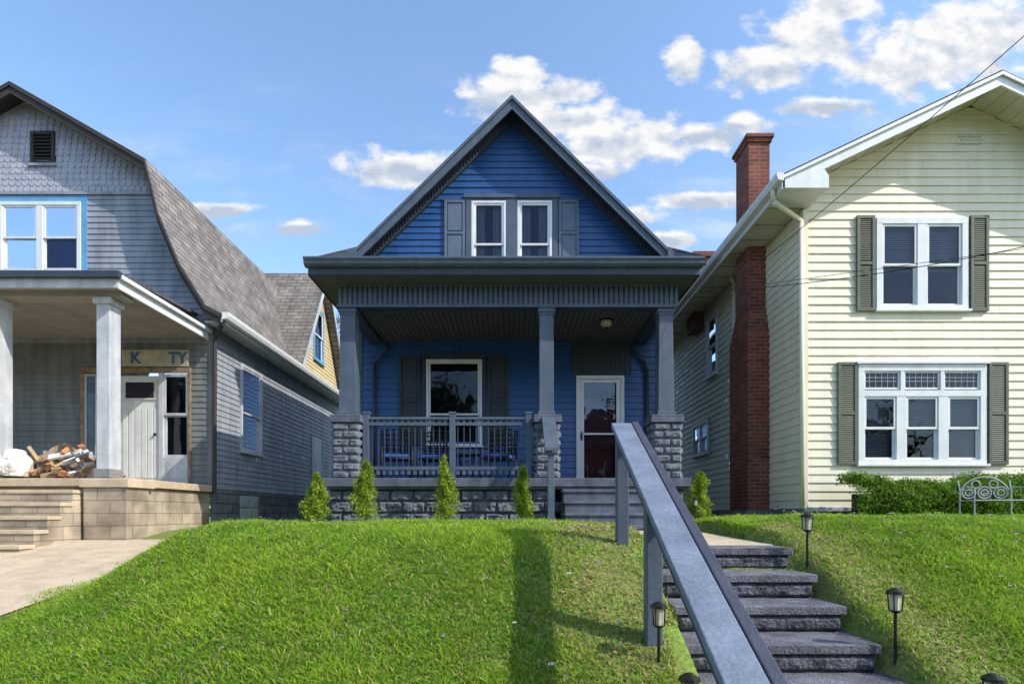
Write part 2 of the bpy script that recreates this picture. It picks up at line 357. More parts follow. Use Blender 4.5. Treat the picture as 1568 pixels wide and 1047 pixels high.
isdry=(rng.random(n)<(.04+.6*dry+.10*(1-pat)))[:,None]; C=np.where(isdry,g3*rng.uniform(.6,1.1,(n,1)),C)
C=C*rng.uniform(.75,1.15,(n,1))
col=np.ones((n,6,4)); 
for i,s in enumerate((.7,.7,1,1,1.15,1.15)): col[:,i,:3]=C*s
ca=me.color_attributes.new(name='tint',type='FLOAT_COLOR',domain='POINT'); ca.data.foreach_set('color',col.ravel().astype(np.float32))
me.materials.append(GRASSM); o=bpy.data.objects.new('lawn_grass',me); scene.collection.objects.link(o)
mb=MB()
VIO=M('violet_petals',(.50,.40,.70),None,9,.7); DAN=M('dandelion_petals',(.8,.62,.03),None,9,.7); PUFF=M('dandelion_seedhead',(.7,.68,.6),None,9,.9)
for i in range(280):
    yy=random.uniform(3,8); xx=random.uniform(-4.3,.7) if i%4 else random.uniform(2.6,5.5)
    if xx>1 and yy<3.2: continue
    zz=float(H(xx,yy))+random.uniform(.05,.075); m=VIO if i%10<7 else (DAN if i%10<9 else PUFF); s=random.uniform(.006,.012)*(1.6 if m is PUFF else 1)
    for q in range(5):
        t=q*2*math.pi/5; c=(xx+math.cos(t)*s*.7,yy+math.sin(t)*s*.7,zz)
        mb.add([(c[0]-s*.5,c[1],c[2]-s*.3),(c[0],c[1]-s*.5,c[2]),(c[0]+s*.5,c[1],c[2]+s*.3),(c[0],c[1]+s*.5,c[2]+s*.4)],[(0,1,2,3)],m)
    mb.cyl((xx,yy,zz-.08),(xx,yy,zz),.001,.001,3,LEAF)
mb.build('lawn_flowers')
mb=MB()
for i in range(420):
    side=random.random()<.75
    xx=random.gauss(.72,.2) if side else random.gauss(2.42,.12); yy=random.uniform(2.9,5.9)
    if (.88 if yy<3.5 else 1.0)<xx<2.2: continue
    zz=float(H(xx,yy))+random.uniform(.01,.04); s=random.uniform(.008,.02); a=random.random()*6.28; t=random.uniform(-.5,.5)
    c,d=math.cos(a)*s,math.sin(a)*s
    mb.add([(xx-c,yy-d,zz),(xx+d*.5,yy-c*.5,zz+t*s),(xx+c,yy+d,zz+.3*s),(xx-d*.5,yy+c*.5,zz-t*s*.4)],[(0,1,2,3)],random.choice([CARD,WOODW,CARD]))
mb.build('dry_leaf_litter')
# ------------------------------------------------------------------ leaf masses
def leafmass(name,pts,nrm,size,c1,c2,parent=None,aspect=1.6):
    n=len(pts); u=rng.standard_normal((n,3)); u+=nrm*.6; u/=np.linalg.norm(u,axis=1,keepdims=True)
    v=np.cross(u,rng.standard_normal((n,3))); v/=np.linalg.norm(v,axis=1,keepdims=True)
    s=(size*rng.uniform(.6,1.3,n))[:,None]
    P=np.stack([pts-v*s*.5,pts+u*s*aspect*.5-v*s*.1,pts+u*s*aspect,pts+v*s*.5+u*s*.3],1)
    b=(np.arange(n)*4)[:,None]; F=b+np.array([0,1,2,3])
    me=bpy.data.meshes.new(name); me.from_pydata(P.reshape(-1,3),[],F)
    t=rng.random((n,1)); t=np.clip(t*.6+.4*(.5+.5*np.sin(pts[:,:1]*19+pts[:,2:3]*23)),0,1)
    C=np.array(c1)*(1-t)+np.array(c2)*t; col=np.ones((n,4,4)); col[:,:,:3]=C[:,None,:]
    ca=me.color_attributes.new(name='tint',type='FLOAT_COLOR',domain='POINT'); ca.data.foreach_set('color',col.ravel().astype(np.float32))
    me.materials.append(LEAF); o=bpy.data.objects.new(name,me); scene.collection.objects.link(o)
    if parent: o.parent=parent
    return o
def arborvitae(x,y,h,r):
    z0=float(H(x,y)); e=empty('arborvitae_shrub'); ph=x*7
    n=4600; t=rng.random(n)**.8; a=rng.random(n)*2*np.pi
    R=r*np.minimum(1,(1.02-t)**.55*1.2)*np.minimum(1,.65+t*3)*(.78+.28*np.sin(a*5+t*9+ph)+.2*np.sin(a*3-t*16+ph))
    q=rng.random(n)**.45; pts=np.stack([x+np.cos(a)*R*q+.03*np.sin(t*6+ph),y+np.sin(a)*R*q,z0+.06+h*t*(.9+.1*np.sin(a*2+ph))],-1)
    nr=np.stack([np.cos(a)*.6,np.sin(a)*.6,np.full(n,1.6)],-1)
    leafmass('foliage',pts,nr,.022,(.11,.20,.018),(.42,.52,.05),e,2.2)
    mb=MB(); mb.cyl((x,y,z0-.02),(x,y,z0+h*.85),.018,.006,6,BARK)
    for i in range(14):
        a=random.random()*6.28; zz=z0+h*random.uniform(.1,.7); mb.cyl((x,y,zz),(x+math.cos(a)*r*.6,y+math.sin(a)*r*.6,zz+.14),.006,.003,4,BARK)
    mb.build('stem',e)
for a in ((-3.12,9.05,.76,.23),(-2.36,9.1,.94,.24),(-1.06,9.12,1.03,.21),(.17,9.1,.86,.17),(3.02,9.2,.72,.21)): arborvitae(*a)
n=42000; hx=rng.uniform(5.2,10,n); a=rng.random(n)
top=.46+.05*np.sin(hx*2.7)+.04*np.sin(hx*7.3)+.03*np.sin(hx*17); base=-.15
face=rng.random(n); hy=np.where(face<.5,8.55+.06*rng.standard_normal(n)+.05*np.sin(hx*5),8.55+.6*rng.random(n)); hz=np.where(face<.5,base+(top-base)*rng.random(n),top-.08*rng.random(n)**2+.05*rng.random(n)**4)
hy=hy+.12*((hz-.2)/.3)**2*(face<.5)
pts=np.stack([hx,hy,hz+.03*rng.standard_normal(n)],-1)
e=empty('boxwood_hedge')
nr=np.stack([0*hx,np.where(face<.5,-1,0),np.where(face<.5,.5,1.3)],-1)
leafmass('foliage',pts,nr,.028,(.05,.12,.012),(.24,.40,.04),e,1.5)
mb=MB(); mb.box(5.4,10,8.75,9.05,-.2,.30,M('hedge_dark_core',(.02,.035,.01),None,20,.95))  # solid dark box: the shade inside the hedge, put into its colour
for i in range(60):
    xx=random.uniform(5.25,9.9); mb.cyl((xx,8.8,-.2),(xx+random.uniform(-.1,.1),8.8+random.uniform(-.2,.1),.45),.006,.003,4,BARK)
mb.build('branches',e)

# ================================================================== BLUE HOUSE
H1=empty('blue_house')
YW=11.8; sl=.98; PK=8.35
w=MB(front(YW))
half=lambda z:(PK-.22-z)/sl
span=lambda z:(-3.15,3.08) if z<4.95 else (-half(z),half(z))
holes=[(-1.72,-.68,1.45,3.12),(1.36,2.29,.5,2.8),(-.80,-.16,5.25,6.42),(.15,.79,5.25,6.42)]
siding(w,span,.4,PK-.24,.135,holes,BLUE,.022)
w.box(-3.2,-3.10,-.02,.03,.4,4.95,TRIM); w.box(3.04,3.14,-.02,.03,.4,4.95,TRIM)
w.build('front_siding',H1)
w=MB(sideL(-3.18)); siding(w,lambda z:(11.82,20),.3,4.9,.135,[],BLUE); w.build('left_siding',H1)
w=MB(sideR(3.12)); siding(w,lambda z:(11.82,20),.3,4.9,.135,[],BLUE); w.build('right_siding',H1)
w=MB(front(YW))
window(w,-1.775,-.62,1.40,3.18,WHITE,WHITE,1,.05,glass=GLASS,inside=None,split=.36)
w.box(-1.86,-.55,0,.06,3.20,3.30,TRIMD)
w.box(-1.86,-1.785,0,.05,1.4,3.195,TRIMD); w.box(-.61,-.55,0,.05,1.4,3.195,TRIMD)
shutter(w,-2.33,-1.9,1.40,3.25,SHUTD,False); shutter(w,-.5,-.08,1.40,3.25,SHUTD,False)
for a,b in ((-.84,-.12),(.11,.83)): window(w,a,b,5.16,6.46,WHITE,WHITE,1,.055,inside='lace',sill=False,split=.3,rm=M('lilac_interior',(.16,.14,.26),None,3,.9))
w.box(-.955,-.845,0,.05,5.1,6.5,TRIM); w.box(-.115,.105,0,.052,5.1,6.5,TRIM); w.box(.835,.945,0,.05,5.1,6.5,TRIM)
w.box(-1.0,.99,0,.075,6.502,6.58,TRIM); w.box(-1.45,1.44,0,.04,6.47,6.50,TRIM)
shutter(w,-1.40,-.975,5.1,6.46,SHUT,False); shutter(w,.965,1.38,5.1,6.46,SHUT,False)
w.build('windows_and_shutters',H1,.004)
w=MB(front(YW))
u0,u1,v0,v1=1.33,2.32,.58,2.84
w.box(u0,u0+.07,-.04,.06,v0,v1,WHITE); w.box(u1-.07,u1,-.04,.06,v0,v1,WHITE); w.box(u0+.07,u1-.07,-.04,.06,v1-.07,v1,WHITE)
f=.09; a0,a1,b0,b1=u0+.07,u1-.07,v0+.01,v1-.075
for q in ((a0,a0+f,b0,b1),(a1-f,a1,b0,b1),(a0+f,a1-f,b1-f*.8,b1),(a0+f,a1-f,b0,b0+f)): w.box(q[0],q[1],.0,.035,q[2],q[3],WHITE)
w.box(a0+f,a1-f,.005,.03,1.62,1.66,WHITE)
w.add([(a0+f,.016,b0+f),(a1-f,.016,b0+f),(a1-f,.016,b1-f*.8),(a0+f,.016,b1-f*.8)],[(0,1,2,3)],GLASSD)
RED=M('door_reflection_red',(.22,.04,.035),None,4,.4)  # dark red of the glass reflection, put into the inner door's colour
w.box(a0+.02,a1-.02,-.12,-.08,b0,b1,RED)
for q in ((.15,.62),(.75,1.5)):
    w.box(a0+.2,a1-.2,-.08,-.07,b0+q[0],b0+q[1],RED)
w.box(a0+.24,a1-.24,-.08,-.068,b0+1.6,b0+2.0,DARK)
w.box(a0+.03,a0+.055,.035,.075,1.5,1.68,METAL); w.box(a0+.02,a0+.05,.07,.09,1.55,1.62,METAL)
w.box(1.22,2.46,.0,.03,2.86,3.54,TRIMD)
z=1.24
while z<2.45: w.box(z,z+.012,.03,.042,2.87,3.53,TRIMD); z+=.1
w.build('front_door',H1,.004)
w=MB(); 
w.tube([(-2.55,11.7,3.5),(-2.62,11.7,3.28),(-2.83,11.7,3.1),(-2.85,11.7,.6)],.035,TRIMD,8)
w.tube([(2.5,11.7,3.5),(2.56,11.7,3.3),(2.72,11.7,3.1),(2.78,11.7,2.9),(2.78,11.7,.6)],.035,TRIMD,8); w.build('downspouts',H1,0,True)
w=MB()
ex=3.45; ez=PK-sl*ex
for s in (-1,1):
    rake(w,0,PK,s*ex,ez,11.36,20.3,.07,ROOFM)
    rake(w,0,PK-.072,s*ex,ez-.072,11.37,11.41,.20,TRIM)
    rake(w,0,PK-.02,s*(ex+.02),ez-.04,11.335,11.362,.07,TRIM)
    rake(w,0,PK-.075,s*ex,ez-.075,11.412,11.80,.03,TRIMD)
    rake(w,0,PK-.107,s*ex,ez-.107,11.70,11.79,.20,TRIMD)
    L=int(ex/.06)
    for i in range(4,L):
        x0=s*i*.06; x1=x0+s*.02; za=PK-abs(x0)*sl; zb=PK-abs(x1)*sl
        rake(w,x0,za-.17,x1,zb-.17,11.68,11.70,.09,TRIM)
    rake(w,s*3.1,5.30,s*3.85,5.12,11.33,20.3,.06,ROOFM); rake(w,s*3.1,5.238,s*3.86,5.058,11.32,11.36,.12,TRIM)
w.build('main_roof',H1)
w=MB()
X0,X1=-3.32,3.06
w.prism([(X0,9.2,4.10),(X1,9.2,4.10),(2.2,11.79,5.02),(-2.4,11.79,5.02)],(0,0,-.05),ROOFP)
w.prism([(X0,9.2,4.095),(-2.4,11.79,5.015),(X0,11.79,4.095)],(0,0,-.05),ROOFP)
w.prism([(X1,9.2,4.095),(2.2,11.79,5.015),(X1,11.79,4.095)],(0,0,-.05),ROOFP)
w.build('porch_roof',H1)
w=MB()
prof=[(9.24,4.11),(9.10,4.11),(9.10,4.08),(9.125,4.05),(9.13,4.01),(9.17,3.98),(9.24,3.97)]
w.prism([(X0-.03,a,b) for a,b in prof],(X1-X0+.06,0,0),TRIM)
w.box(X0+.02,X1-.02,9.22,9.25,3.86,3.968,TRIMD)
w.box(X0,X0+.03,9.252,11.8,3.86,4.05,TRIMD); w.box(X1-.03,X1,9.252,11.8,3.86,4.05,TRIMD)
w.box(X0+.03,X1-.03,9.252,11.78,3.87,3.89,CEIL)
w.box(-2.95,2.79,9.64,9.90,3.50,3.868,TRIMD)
x=-2.94
while x<2.77: w.box(x,x+.055,9.622,9.64,3.535,3.866,TRIM); x+=.085
w.box(-2.97,2.81,9.612,9.638,3.48,3.535,TRIM); w.box(-2.97,2.81,9.60,9.64,3.835,3.8685,TRIM)
for a,b in ((-2.93,-2.68),(2.52,2.77)): w.box(a,b,9.902,11.77,3.50,3.868,TRIMD)
w.build('porch_cornice_and_beam',H1,.004)
w=MB(); x=-2.67
while x<2.51: w.box(x,min(x+.085,2.51),9.905,11.77,3.56,3.58,CEIL); x+=.097
w.box(-2.67,2.51,9.905,11.77,3.585,3.60,DARK); w.build('porch_ceiling',H1,.003)
w=MB(); w.cyl((1.74,10.5,3.56),(1.74,10.5,3.53),.12,.13,20,METAL); w.cyl((1.74,10.5,3.53),(1.74,10.5,3.47),.11,.10,16,LAMP); w.cyl((1.74,10.5,3.47),(1.74,10.5,3.42),.10,.05,16,LAMP)
for i in range(8):
    t=i*math.pi/4; w.cyl((1.74+.12*math.cos(t),10.5+.12*math.sin(t),3.54),(1.74+.06*math.cos(t),10.5+.06*math.sin(t),3.415),.006,.006,5,METAL)
w.cyl((1.74,10.5,3.42),(1.74,10.5,3.40),.05,.02,10,METAL); w.build('ceiling_light',H1)
w=MB()
w.box(-3.12,2.95,9.50,11.79,.40,.58,SLAB); w.box(-3.16,2.99,9.46,9.60,.44,.585,SLAB); w.box(-3.0,2.84,9.68,11.75,-.5,.398,DARK)
w.build('porch_floor',H1,.01)
w=MB(front(9.62)); zz=-.4; r=0
while zz<.39:
    x=-3.06; first=True
    while x<.72 or (x>2.36 and x<2.88):
        L=.4 if not(first and r%2) else .2; first=False
        e=min(x+L,2.88); 
        w.rock(x,e,zz,min(zz+.2,.398),.03,STONE,.05,seed=hash((r,int(x*100)))%97); x=e
        if .72<=x<2.36: x=2.38
        if x>=2.88: break
    zz+=.2; r+=1
w.box(-3.07,.74,-.03,.012,-.5,.398,SLAB); w.box(2.37,2.89,-.03,.012,-.5,.398,SLAB)
w.build('rock_face_foundation',H1)
def pedestal(xa,xb,z0=.58,z1=1.53,ya=9.6,yb=10.03):
    for T,a,b in ((front(ya),xa,xb),(sideR(xb),ya,yb),(sideL(xa),ya,yb)):
        q=MB(T); z=z0; r=0
        while z<z1-.01:
            h=(z1-z0)/7; m=a+(b-a)*(.38 if r%2 else .62)
            q.rock(a,m,z,z+h,.0,STONE,.028,seed=r+int(xa*10)); q.rock(m,b,z,z+h,.0,STONE,.028,seed=r+int(xa*10)+31); z+=h; r+=1
        q.build('pedestal_blocks',H1)
    q=MB(); q.box(xa+.012,xb-.012,ya+.012,yb,z0,z1,SLAB); q.box(xa-.04,xb+.04,ya-.04,yb+.03,z1,z1+.09,SLAB)
    q.prism([(xa-.03,ya-.03,z1+.09),(xb+.03,ya-.03,z1+.09),(xb+.03,yb+.02,z1+.09),(xa-.03,yb+.02,z1+.09)],(0,0,.04),SLAB); q.build('pedestal_cap',H1,.01)
def post(cx,w0,w1,z0,z1,y0=9.66):
    q=MB(); cy=y0+w0/2
    vs=[(cx+a*w0/2,cy+b*w0/2,z0) for a,b in ((-1,-1),(1,-1),(1,1),(-1,1))]+[(cx+a*w1/2,cy+b*w1/2,z1) for a,b in ((-1,-1),(1,-1),(1,1),(-1,1))]
    q.add(vs,[(0,1,2,3),(7,6,5,4),(0,1,5,4),(1,2,6,5),(2,3,7,6),(3,0,4,7)],TRIM)
    q.box(cx-w1/2-.03,cx+w1/2+.03,cy-w1/2-.03,cy+w1/2+.03,z1-.09,z1-.002,TRIM); q.box(cx-w1/2-.015,cx+w1/2+.015,cy-w1/2-.015,cy+w1/2+.015,z1-.13,z1-.092,TRIM)
    q.box(cx-w0/2-.02,cx+w0/2+.02,cy-w0/2-.02,cy+w0/2+.02,z0,z0+.07,TRIM)
    q.build('porch_post',H1,.006)
pedestal(-3.04,-2.58); pedestal(2.38,2.86); pedestal(.40,.80)
post(-2.80,.29,.25,1.66,3.50); post(2.62,.27,.23,1.66,3.50); post(.587,.25,.235,1.66,3.50)
w=MB()
w.box(-2.56,.37,9.72,9.81,1.60,1.645,TRIM); w.box(-2.56,.37,9.735,9.795,1.50,1.55,TRIM); w.box(-2.56,.37,9.735,9.795,.74,.80,TRIM)
for px in (-2.50,-1.02,.28):
    w.box(px-.05,px+.05,9.71,9.82,.58,1.70,TRIM); w.box(px-.065,px+.065,9.70,9.83,1.70,1.73,TRIM)
x=-2.40
while x<.22:
    if abs(x+1.02)>.07:
        w.box(x-.009,x+.009,9.757,9.775,.80,1.50,TRIMD); w.box(x-.03,x+.03,9.742,9.788,1.55,1.60,TRIM); w.box(x-.03,x+.03,9.742,9.788,.66,.74,TRIM)
    x+=.105
w.build('porch_railing',H1,.003)
w=MB(); z=.385; y=9.46
for i in range(4):
    w.box(.81-.003*i,2.37+.003*i,y-.30,9.5-.003*i,z-.05,z,SLAB); w.box(.83-.003*i,2.35+.003*i,y-.275,9.49-.003*i,z-.6,z-.052,SLAB)
    z-=.19; y-=.28
w.build('porch_steps',H1,.008)
w=MB()
w.box(.55,.65,8.72,8.82,-.3,.90,TRIM); w.box(.53,.67,8.70,8.84,.90,.93,TRIM)
w.prism([(.50,9.62,1.66),(.72,9.62,1.66),(.72,8.66,1.00),(.50,8.66,1.00)],(0,0,-.05),TRIM)
w.prism([(.55,9.60,1.50),(.63,9.60,1.50),(.63,8.78,.92),(.55,8.78,.92)],(0,0,-.09),TRIM)
w.build('step_handrail',H1,.005)
def chair(x,y,z,rot,name='patio_chair'):
    e=empty(name); q=MB()
    def tb(*p): q.tube(p,.015,BLACK,6)
    for s in (-.27,.27):
        tb((s,-.25,0),(s,-.25,.62),(s,.25,.64)); tb((s,.25,0),(s,.25,.42),(s,.33,.98))
    tb((-.27,-.25,.42),(.27,-.25,.42)); tb((-.27,.25,.42),(.27,.25,.42)); tb((-.27,.33,.98),(0,.335,1.03),(.27,.33,.98)); tb((-.27,.28,.55),(.27,.28,.55))
    for i in range(8): 
        a=-.23+i*.065; tb((a,.28,.55),(a,.33,.98)); tb((a,-.25,.42),(a,.25,.42))
    for i in range(4): tb((-.27,.26+.018*i,.62+.1*i),(.27,.26+.018*i,.62+.1*i))
    q.build('frame',e,0,True); q=MB(); q.box(-.24,.24,-.23,.2,.435,.50,CUSH); q.build('cushion',e,.02)
    e.location=(x,y,z); e.rotation_euler=(0,0,rot)
chair(-2.15,10.6,.58,.25); chair(-1.45,10.75,.58,-.1); chair(-.25,10.6,.58,-.3)
q=MB(); e=empty('patio_table'); q.cyl((0,0,.48),(0,0,.5),.28,.28,20,BLACK)
for i in range(4):
    t=i*1.57+.7; q.tube([(.22*math.cos(t),.22*math.sin(t),0),(.1*math.cos(t),.1*math.sin(t),.25),(.22*math.cos(t),.22*math.sin(t),.48)],.012,BLACK)
q.build('table_frame',e); e.location=(-.85,10.5,.58)
# ================================================================== YARD HANDRAIL
e=empty('stair_handrail'); w=MB()
zr=lambda y:.70-.49*(4.45-y); x0=lambda y:.78-.031*(4.45-y)
RAILT=M('rail_paint',(.20,.23,.30),(.15,.175,.235),6,.55,.2,60,fine=.2,streak=.15); RAILD=M('rail_paint_shade',(.055,.06,.09),(.04,.045,.065),8,.6,.2,60)  # second tone puts the shade of the rail's tilted edge into the colour
def board(o0,o1,d,th,ya,yb,mat):
    w.prism([(x0(ya)+o0,ya,zr(ya)-d),(x0(ya)+o1,ya,zr(ya)-d),(x0(yb)+o1,yb,zr(yb)-d),(x0(yb)+o0,yb,zr(yb)-d)],(0,0,-th),mat)
board(0,.155,0,.045,4.47,1.15,RAILT)
board(.158,.212,-.004,.06,4.49,1.14,RAILD)
board(.03,.07,.05,.09,4.42,1.2,RAILD)
for yy,xx,zb in ((4.40,.81,-.45),(3.25,.765,-1.0),(1.4,.72,-1.7)):
    w.box(xx-.005,xx+.085,yy-.045,yy+.045,zb,zr(yy)-.07,TRIM)
    w.box(xx+.086,xx+.11,yy-.03,yy+.03,zr(yy)-.35,zr(yy)-.10,TRIMD)
w.build('rail_and_posts',e,.006)
def plight(x,y,z=None,h=.38):
    if z is None: z=float(H(x,y))
    q=MB()
    q.cyl((x,y,z-.25),(x,y,z+h*.62),.009,.009,8,METAL)
    q.cyl((x,y,z+h*.60),(x,y,z+h*.64),.02,.034,10,METAL); q.cyl((x,y,z+h*.64),(x,y,z+h*.88),.024,.03,10,LAMP)
    for i in range(4):
        t=i*math.pi/2+.78; q.tube([(x+.032*math.cos(t),y+.032*math.sin(t),z+h*.63),(x+.038*math.cos(t),y+.038*math.sin(t),z+h*.9)],.004,METAL,5)
    q.cyl((x,y,z+h*.88),(x,y,z+h*.92),.048,.046,14,METAL); q.cyl((x,y,z+h*.92),(x,y,z+h*.97),.044,.015,14,METAL)
    q.build('garden_path_light')
for a in ((2.18,4.2,-.365),(2.17,3.22,-.79),(.80,3.1,-.85),(.99,4.95,-.42),(.78,2.5,-1.07),(2.2,2.6,-1.10),(-3.34,9.1),(2.9,9.0)): plight(*a)

# ================================================================== CREAM HOUSE
H2=empty('cream_house'); YC=9.4; XC=4.81; PX=7.57; PZ=6.84; s2=.473
w=MB(front(YC)); hf=lambda z:(PZ-.13-z)/s2
span=lambda z:(max(XC,PX-hf(z)),min(10.33,PX+hf(z)))
siding(w,span,.08,PZ-.15,.14,[(6.03,7.48,3.39,4.82),(5.73,7.78,.85,2.42)],CREAM,.022)
w.box(XC-.02,XC+.07,-.02,.03,.08,5.0,CREAM)
w.box(XC-.03,10.35,-.05,.01,-.5,.078,CONCG); w.box(XC,10.33,0,.05,.03,.10,GREYW)
window(w,6.0,7.51,3.35,4.86,WHITE,WHITE,2,.10,.16,inside='blind')
shutter(w,5.67,5.97,3.32,4.89,OLIVE); shutter(w,7.54,7.84,3.32,4.89,OLIVE)
window(w,5.70,7.81,.81,2.02,WHITE,WHITE,3,.10,.16,inside='blind')
w.box(5.70,7.81,-.03,.046,2.34,2.45,WHITE); w.box(5.66,7.85,0,.08,2.452,2.49,WHITE)
w.box(5.70,5.80,-.03,.044,2.021,2.34,WHITE); w.box(7.71,7.81,-.03,.044,2.021,2.34,WHITE)
for a in (5.80,6.457,7.114): 
    sash(w,a,a+.596,2.04,2.34,-.01,WHITE,GLASS,.03); 
    for q in range(1,6): w.box(a+q*.099,a+q*.099+.007,-.006,.012,2.07,2.31,BLIND)
    w.box(a+.03,a+.566,-.006,.011,2.17,2.178,BLIND); w.box(a+.03,a+.566,-.006,.0115,2.23,2.238,BLIND)
w.box(6.396,6.457,-.03,.042,2.022,2.339,WHITE); w.box(7.053,7.114,-.03,.042,2.022,2.339,WHITE); room(w,5.72,7.79,2.03,2.43)
shutter(w,5.36,5.68,.80,2.48,OLIVE); shutter(w,7.84,8.16,.80,2.48,OLIVE)
for i in range(5):
    for j in range(3): w.box(7.36+i*.08+.03*(j%2),7.42+i*.08+.03*(j%2),.012,.023,6.08+j*.055,6.10+j*.055,CREAMS)
w.build('front_wall',H2,.003)
w=MB(sideL(XC))
siding(w,lambda z:(9.42,19.5),.08,5.05,.14,[(13.3,13.95,3.32,4.7),(13.9,15.0,1.52,2.25)],CREAM,.022)
window(w,13.26,14.0,3.28,4.76,WHITE,WHITE,1,.08,glass=GLASSB,inside=None)
window(w,13.85,15.05,1.48,2.3,WHITE,WHITE,2,.07,.06,inside=None)
w.box(9.42,19.5,-.05,.012,-.6,.078,CONCG); w.build('side_wall',H2)
w=MB(sideR(10.33)); siding(w,lambda z:(9.42,19.5),.08,5.0,.14,[],CREAM); w.build('far_side_wall',H2)
w=MB(); 
ROOFC=M('brown_grey_shingle',(.10,.09,.085),None,12,.95,.8,60)
for s in (-1,1):
    ex=3.39; 
    rake(w,PX,PZ,PX+s*ex,PZ-s2*ex,8.78,19.8,.05,ROOFC)
    rake(w,PX,PZ-.052,PX+s*ex,PZ-s2*ex-.052,8.80,8.83,.17,WHITE)
    rake(w,PX,PZ-.03,PX+s*ex,PZ-s2*ex-.03,8.765,8.79,.05,WHITE)
    rake(w,PX,PZ-.10,PX+s*(ex-.02),PZ-s2*(ex-.02)-.10,8.832,9.39,.02,CREAMS)
ez=PZ-s2*3.39
w.box(4.22,XC-.02,9.384,19.6,ez-.20,ez-.18,CREAMS); w.box(4.19,4.218,8.80,19.6,ez-.21,ez-.052,WHITE)
w.prism([(4.222,8.795,ez-.21),(4.90,8.795,ez-.21),(4.90,8.795,ez-.02),(4.80,8.795,ez+.12),(4.222,8.795,ez-.05)],(0,.585,0),WHITE)
prof=[(4.185,ez+.0),(4.07,ez+.0),(4.075,ez-.05),(4.10,ez-.11),(4.185,ez-.12)]
w.prism([(a,8.75,b) for a,b in prof],(0,10.9,0),WHITE)
for i in range(18): w.box(4.23,XC-.03,9.4+i*.55,9.408+i*.55,ez-.206,ez-.201,DARK)
w.build('roof_and_cornice',H2)
w=MB()
for s in (-1,1):
    i=0
    while i*.2<3.3:
        xa=PX+s*i*.2; za=PZ-.121-s2*i*.2; w.box(xa-.004,xa+.004,8.84,9.38,za-.006,za+.002,GREYW); i+=1
w.build('soffit_seams',H2)
w=MB(); w.tube([(4.13,9.0,ez-.12),(4.15,9.05,ez-.28),(4.74,9.33,ez-.45),(4.76,9.33,.1)],.038,CREAM,8)
w.tube([(4.66,12.1,ez-.2),(4.72,12.1,ez-.4),(4.72,12.1,.1)],.035,CREAM,8); w.build('downspouts',H2,0,True)
w=MB()
w.box(4.40,XC-.003,10.6,11.5,-.3,3.35,BRICK)
w.add([(4.40,10.6,3.35),(XC,10.6,3.35),(XC,11.5,3.35),(4.40,11.5,3.35),(4.47,10.75,3.9),(XC,10.75,3.9),(XC,11.35,3.9),(4.47,11.35,3.9)],[(0,1,5,4),(1,2,6,5),(2,3,7,6),(3,0,4,7)],BRICK)
w.box(4.47,4.87,10.75,11.35,3.9,7.0,BRICK); w.box(4.44,4.90,10.72,11.38,7.0,7.07,BRICK); w.box(4.41,4.93,10.69,11.41,7.07,7.14,BRICK); w.box(4.55,4.8,10.85,11.25,7.14,7.18,CONCG)
w.box(4.36,XC-.004,10.56,11.54,-.4,.05,CONCG)
w.box(4.55,5.1,14.2,14.8,4.6,6.4,BRICK); w.box(4.51,5.14,14.16,14.84,6.4,6.52,BRICK); w.build('brick_chimneys',H2,.004)
# ================================================================== GREY GAMBREL HOUSE
H3=empty('grey_gambrel_house'); YG=11.4; GX=-9.73
rp=[(0,8.37),(2.61,6.88),(2.86,5.85),(3.28,4.85),(3.78,4.05),(4.13,3.86)]
def hw(z):
    for (a,za),(b,zb) in zip(rp[:-1],rp[1:]):
        if z>=zb: return a+(b-a)*(za-z)/(za-zb)
    return 3.73
def spg(z):
    h=3.73 if z<4.1 else min(3.73,hw(z+.22)-.02); return (GX-h,GX+h)
w=MB(front(YG))
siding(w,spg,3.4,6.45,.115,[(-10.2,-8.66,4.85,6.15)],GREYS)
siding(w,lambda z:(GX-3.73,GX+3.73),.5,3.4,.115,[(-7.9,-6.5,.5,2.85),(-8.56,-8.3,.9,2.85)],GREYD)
w.box(-6.07,-5.98,-.02,.03,.5,3.9,GREYD)
w.add([(GX-2.75,-.01,6.45),(GX+2.75,-.01,6.45),(GX+2.5,-.01,6.85),(GX,-.01,8.3),(GX-2.5,-.01,6.85)],[(0,1,2,3,4)],LILAC)
r=0; z=6.42
while z<8.1:
    a,b=spg(z+.02); x=a+(r%2)*.065
    while x<b+.02:
        if not(-9.62<x+.06<-9.18 and 6.98<z+.05<7.58):
            t=.016; pts=[(x+.004,t,z+.05),(x+.025,t,z+.012),(x+.065,t,z),(x+.105,t,z+.012),(x+.126,t,z+.05),(x+.126,.003,z+.17),(x+.004,.003,z+.17)]
            w.add(pts+[(p[0],-.004,p[2]) for p in pts[:5]],[(0,1,2,3,4,5,6)]+[(i,i+1,8+i,7+i) for i in range(4)],LILAC)
        x+=.13
    z+=.12; r+=1
w.box(GX-2.75,GX+2.75,0,.05,6.36,6.42,GREYS)
window(w,-10.26,-8.62,4.82,6.22,WHITE,WHITE,2,.07,.12,glass=GLASSB,inside=None,sill=False,rm=BLUEROOM)
w.box(-8.615,-8.50,.0,.024,4.7,6.36,TAPE); w.box(-10.4,-8.615,.0,.023,6.222,6.34,TAPE)
w.box(-9.62,-9.56,0,.05,6.98,7.62,BROWN); w.box(-9.2,-9.14,0,.05,6.98,7.62,BROWN); w.box(-9.56,-9.2,.002,.052,7.56,7.62,BROWN); w.box(-9.66,-9.10,.0,.06,6.93,6.98,GREYS)
w.add([(-9.56,.0,6.98),(-9.2,.0,6.98),(-9.2,.0,7.56),(-9.56,.0,7.56)],[(0,1,2,3)],DARK)
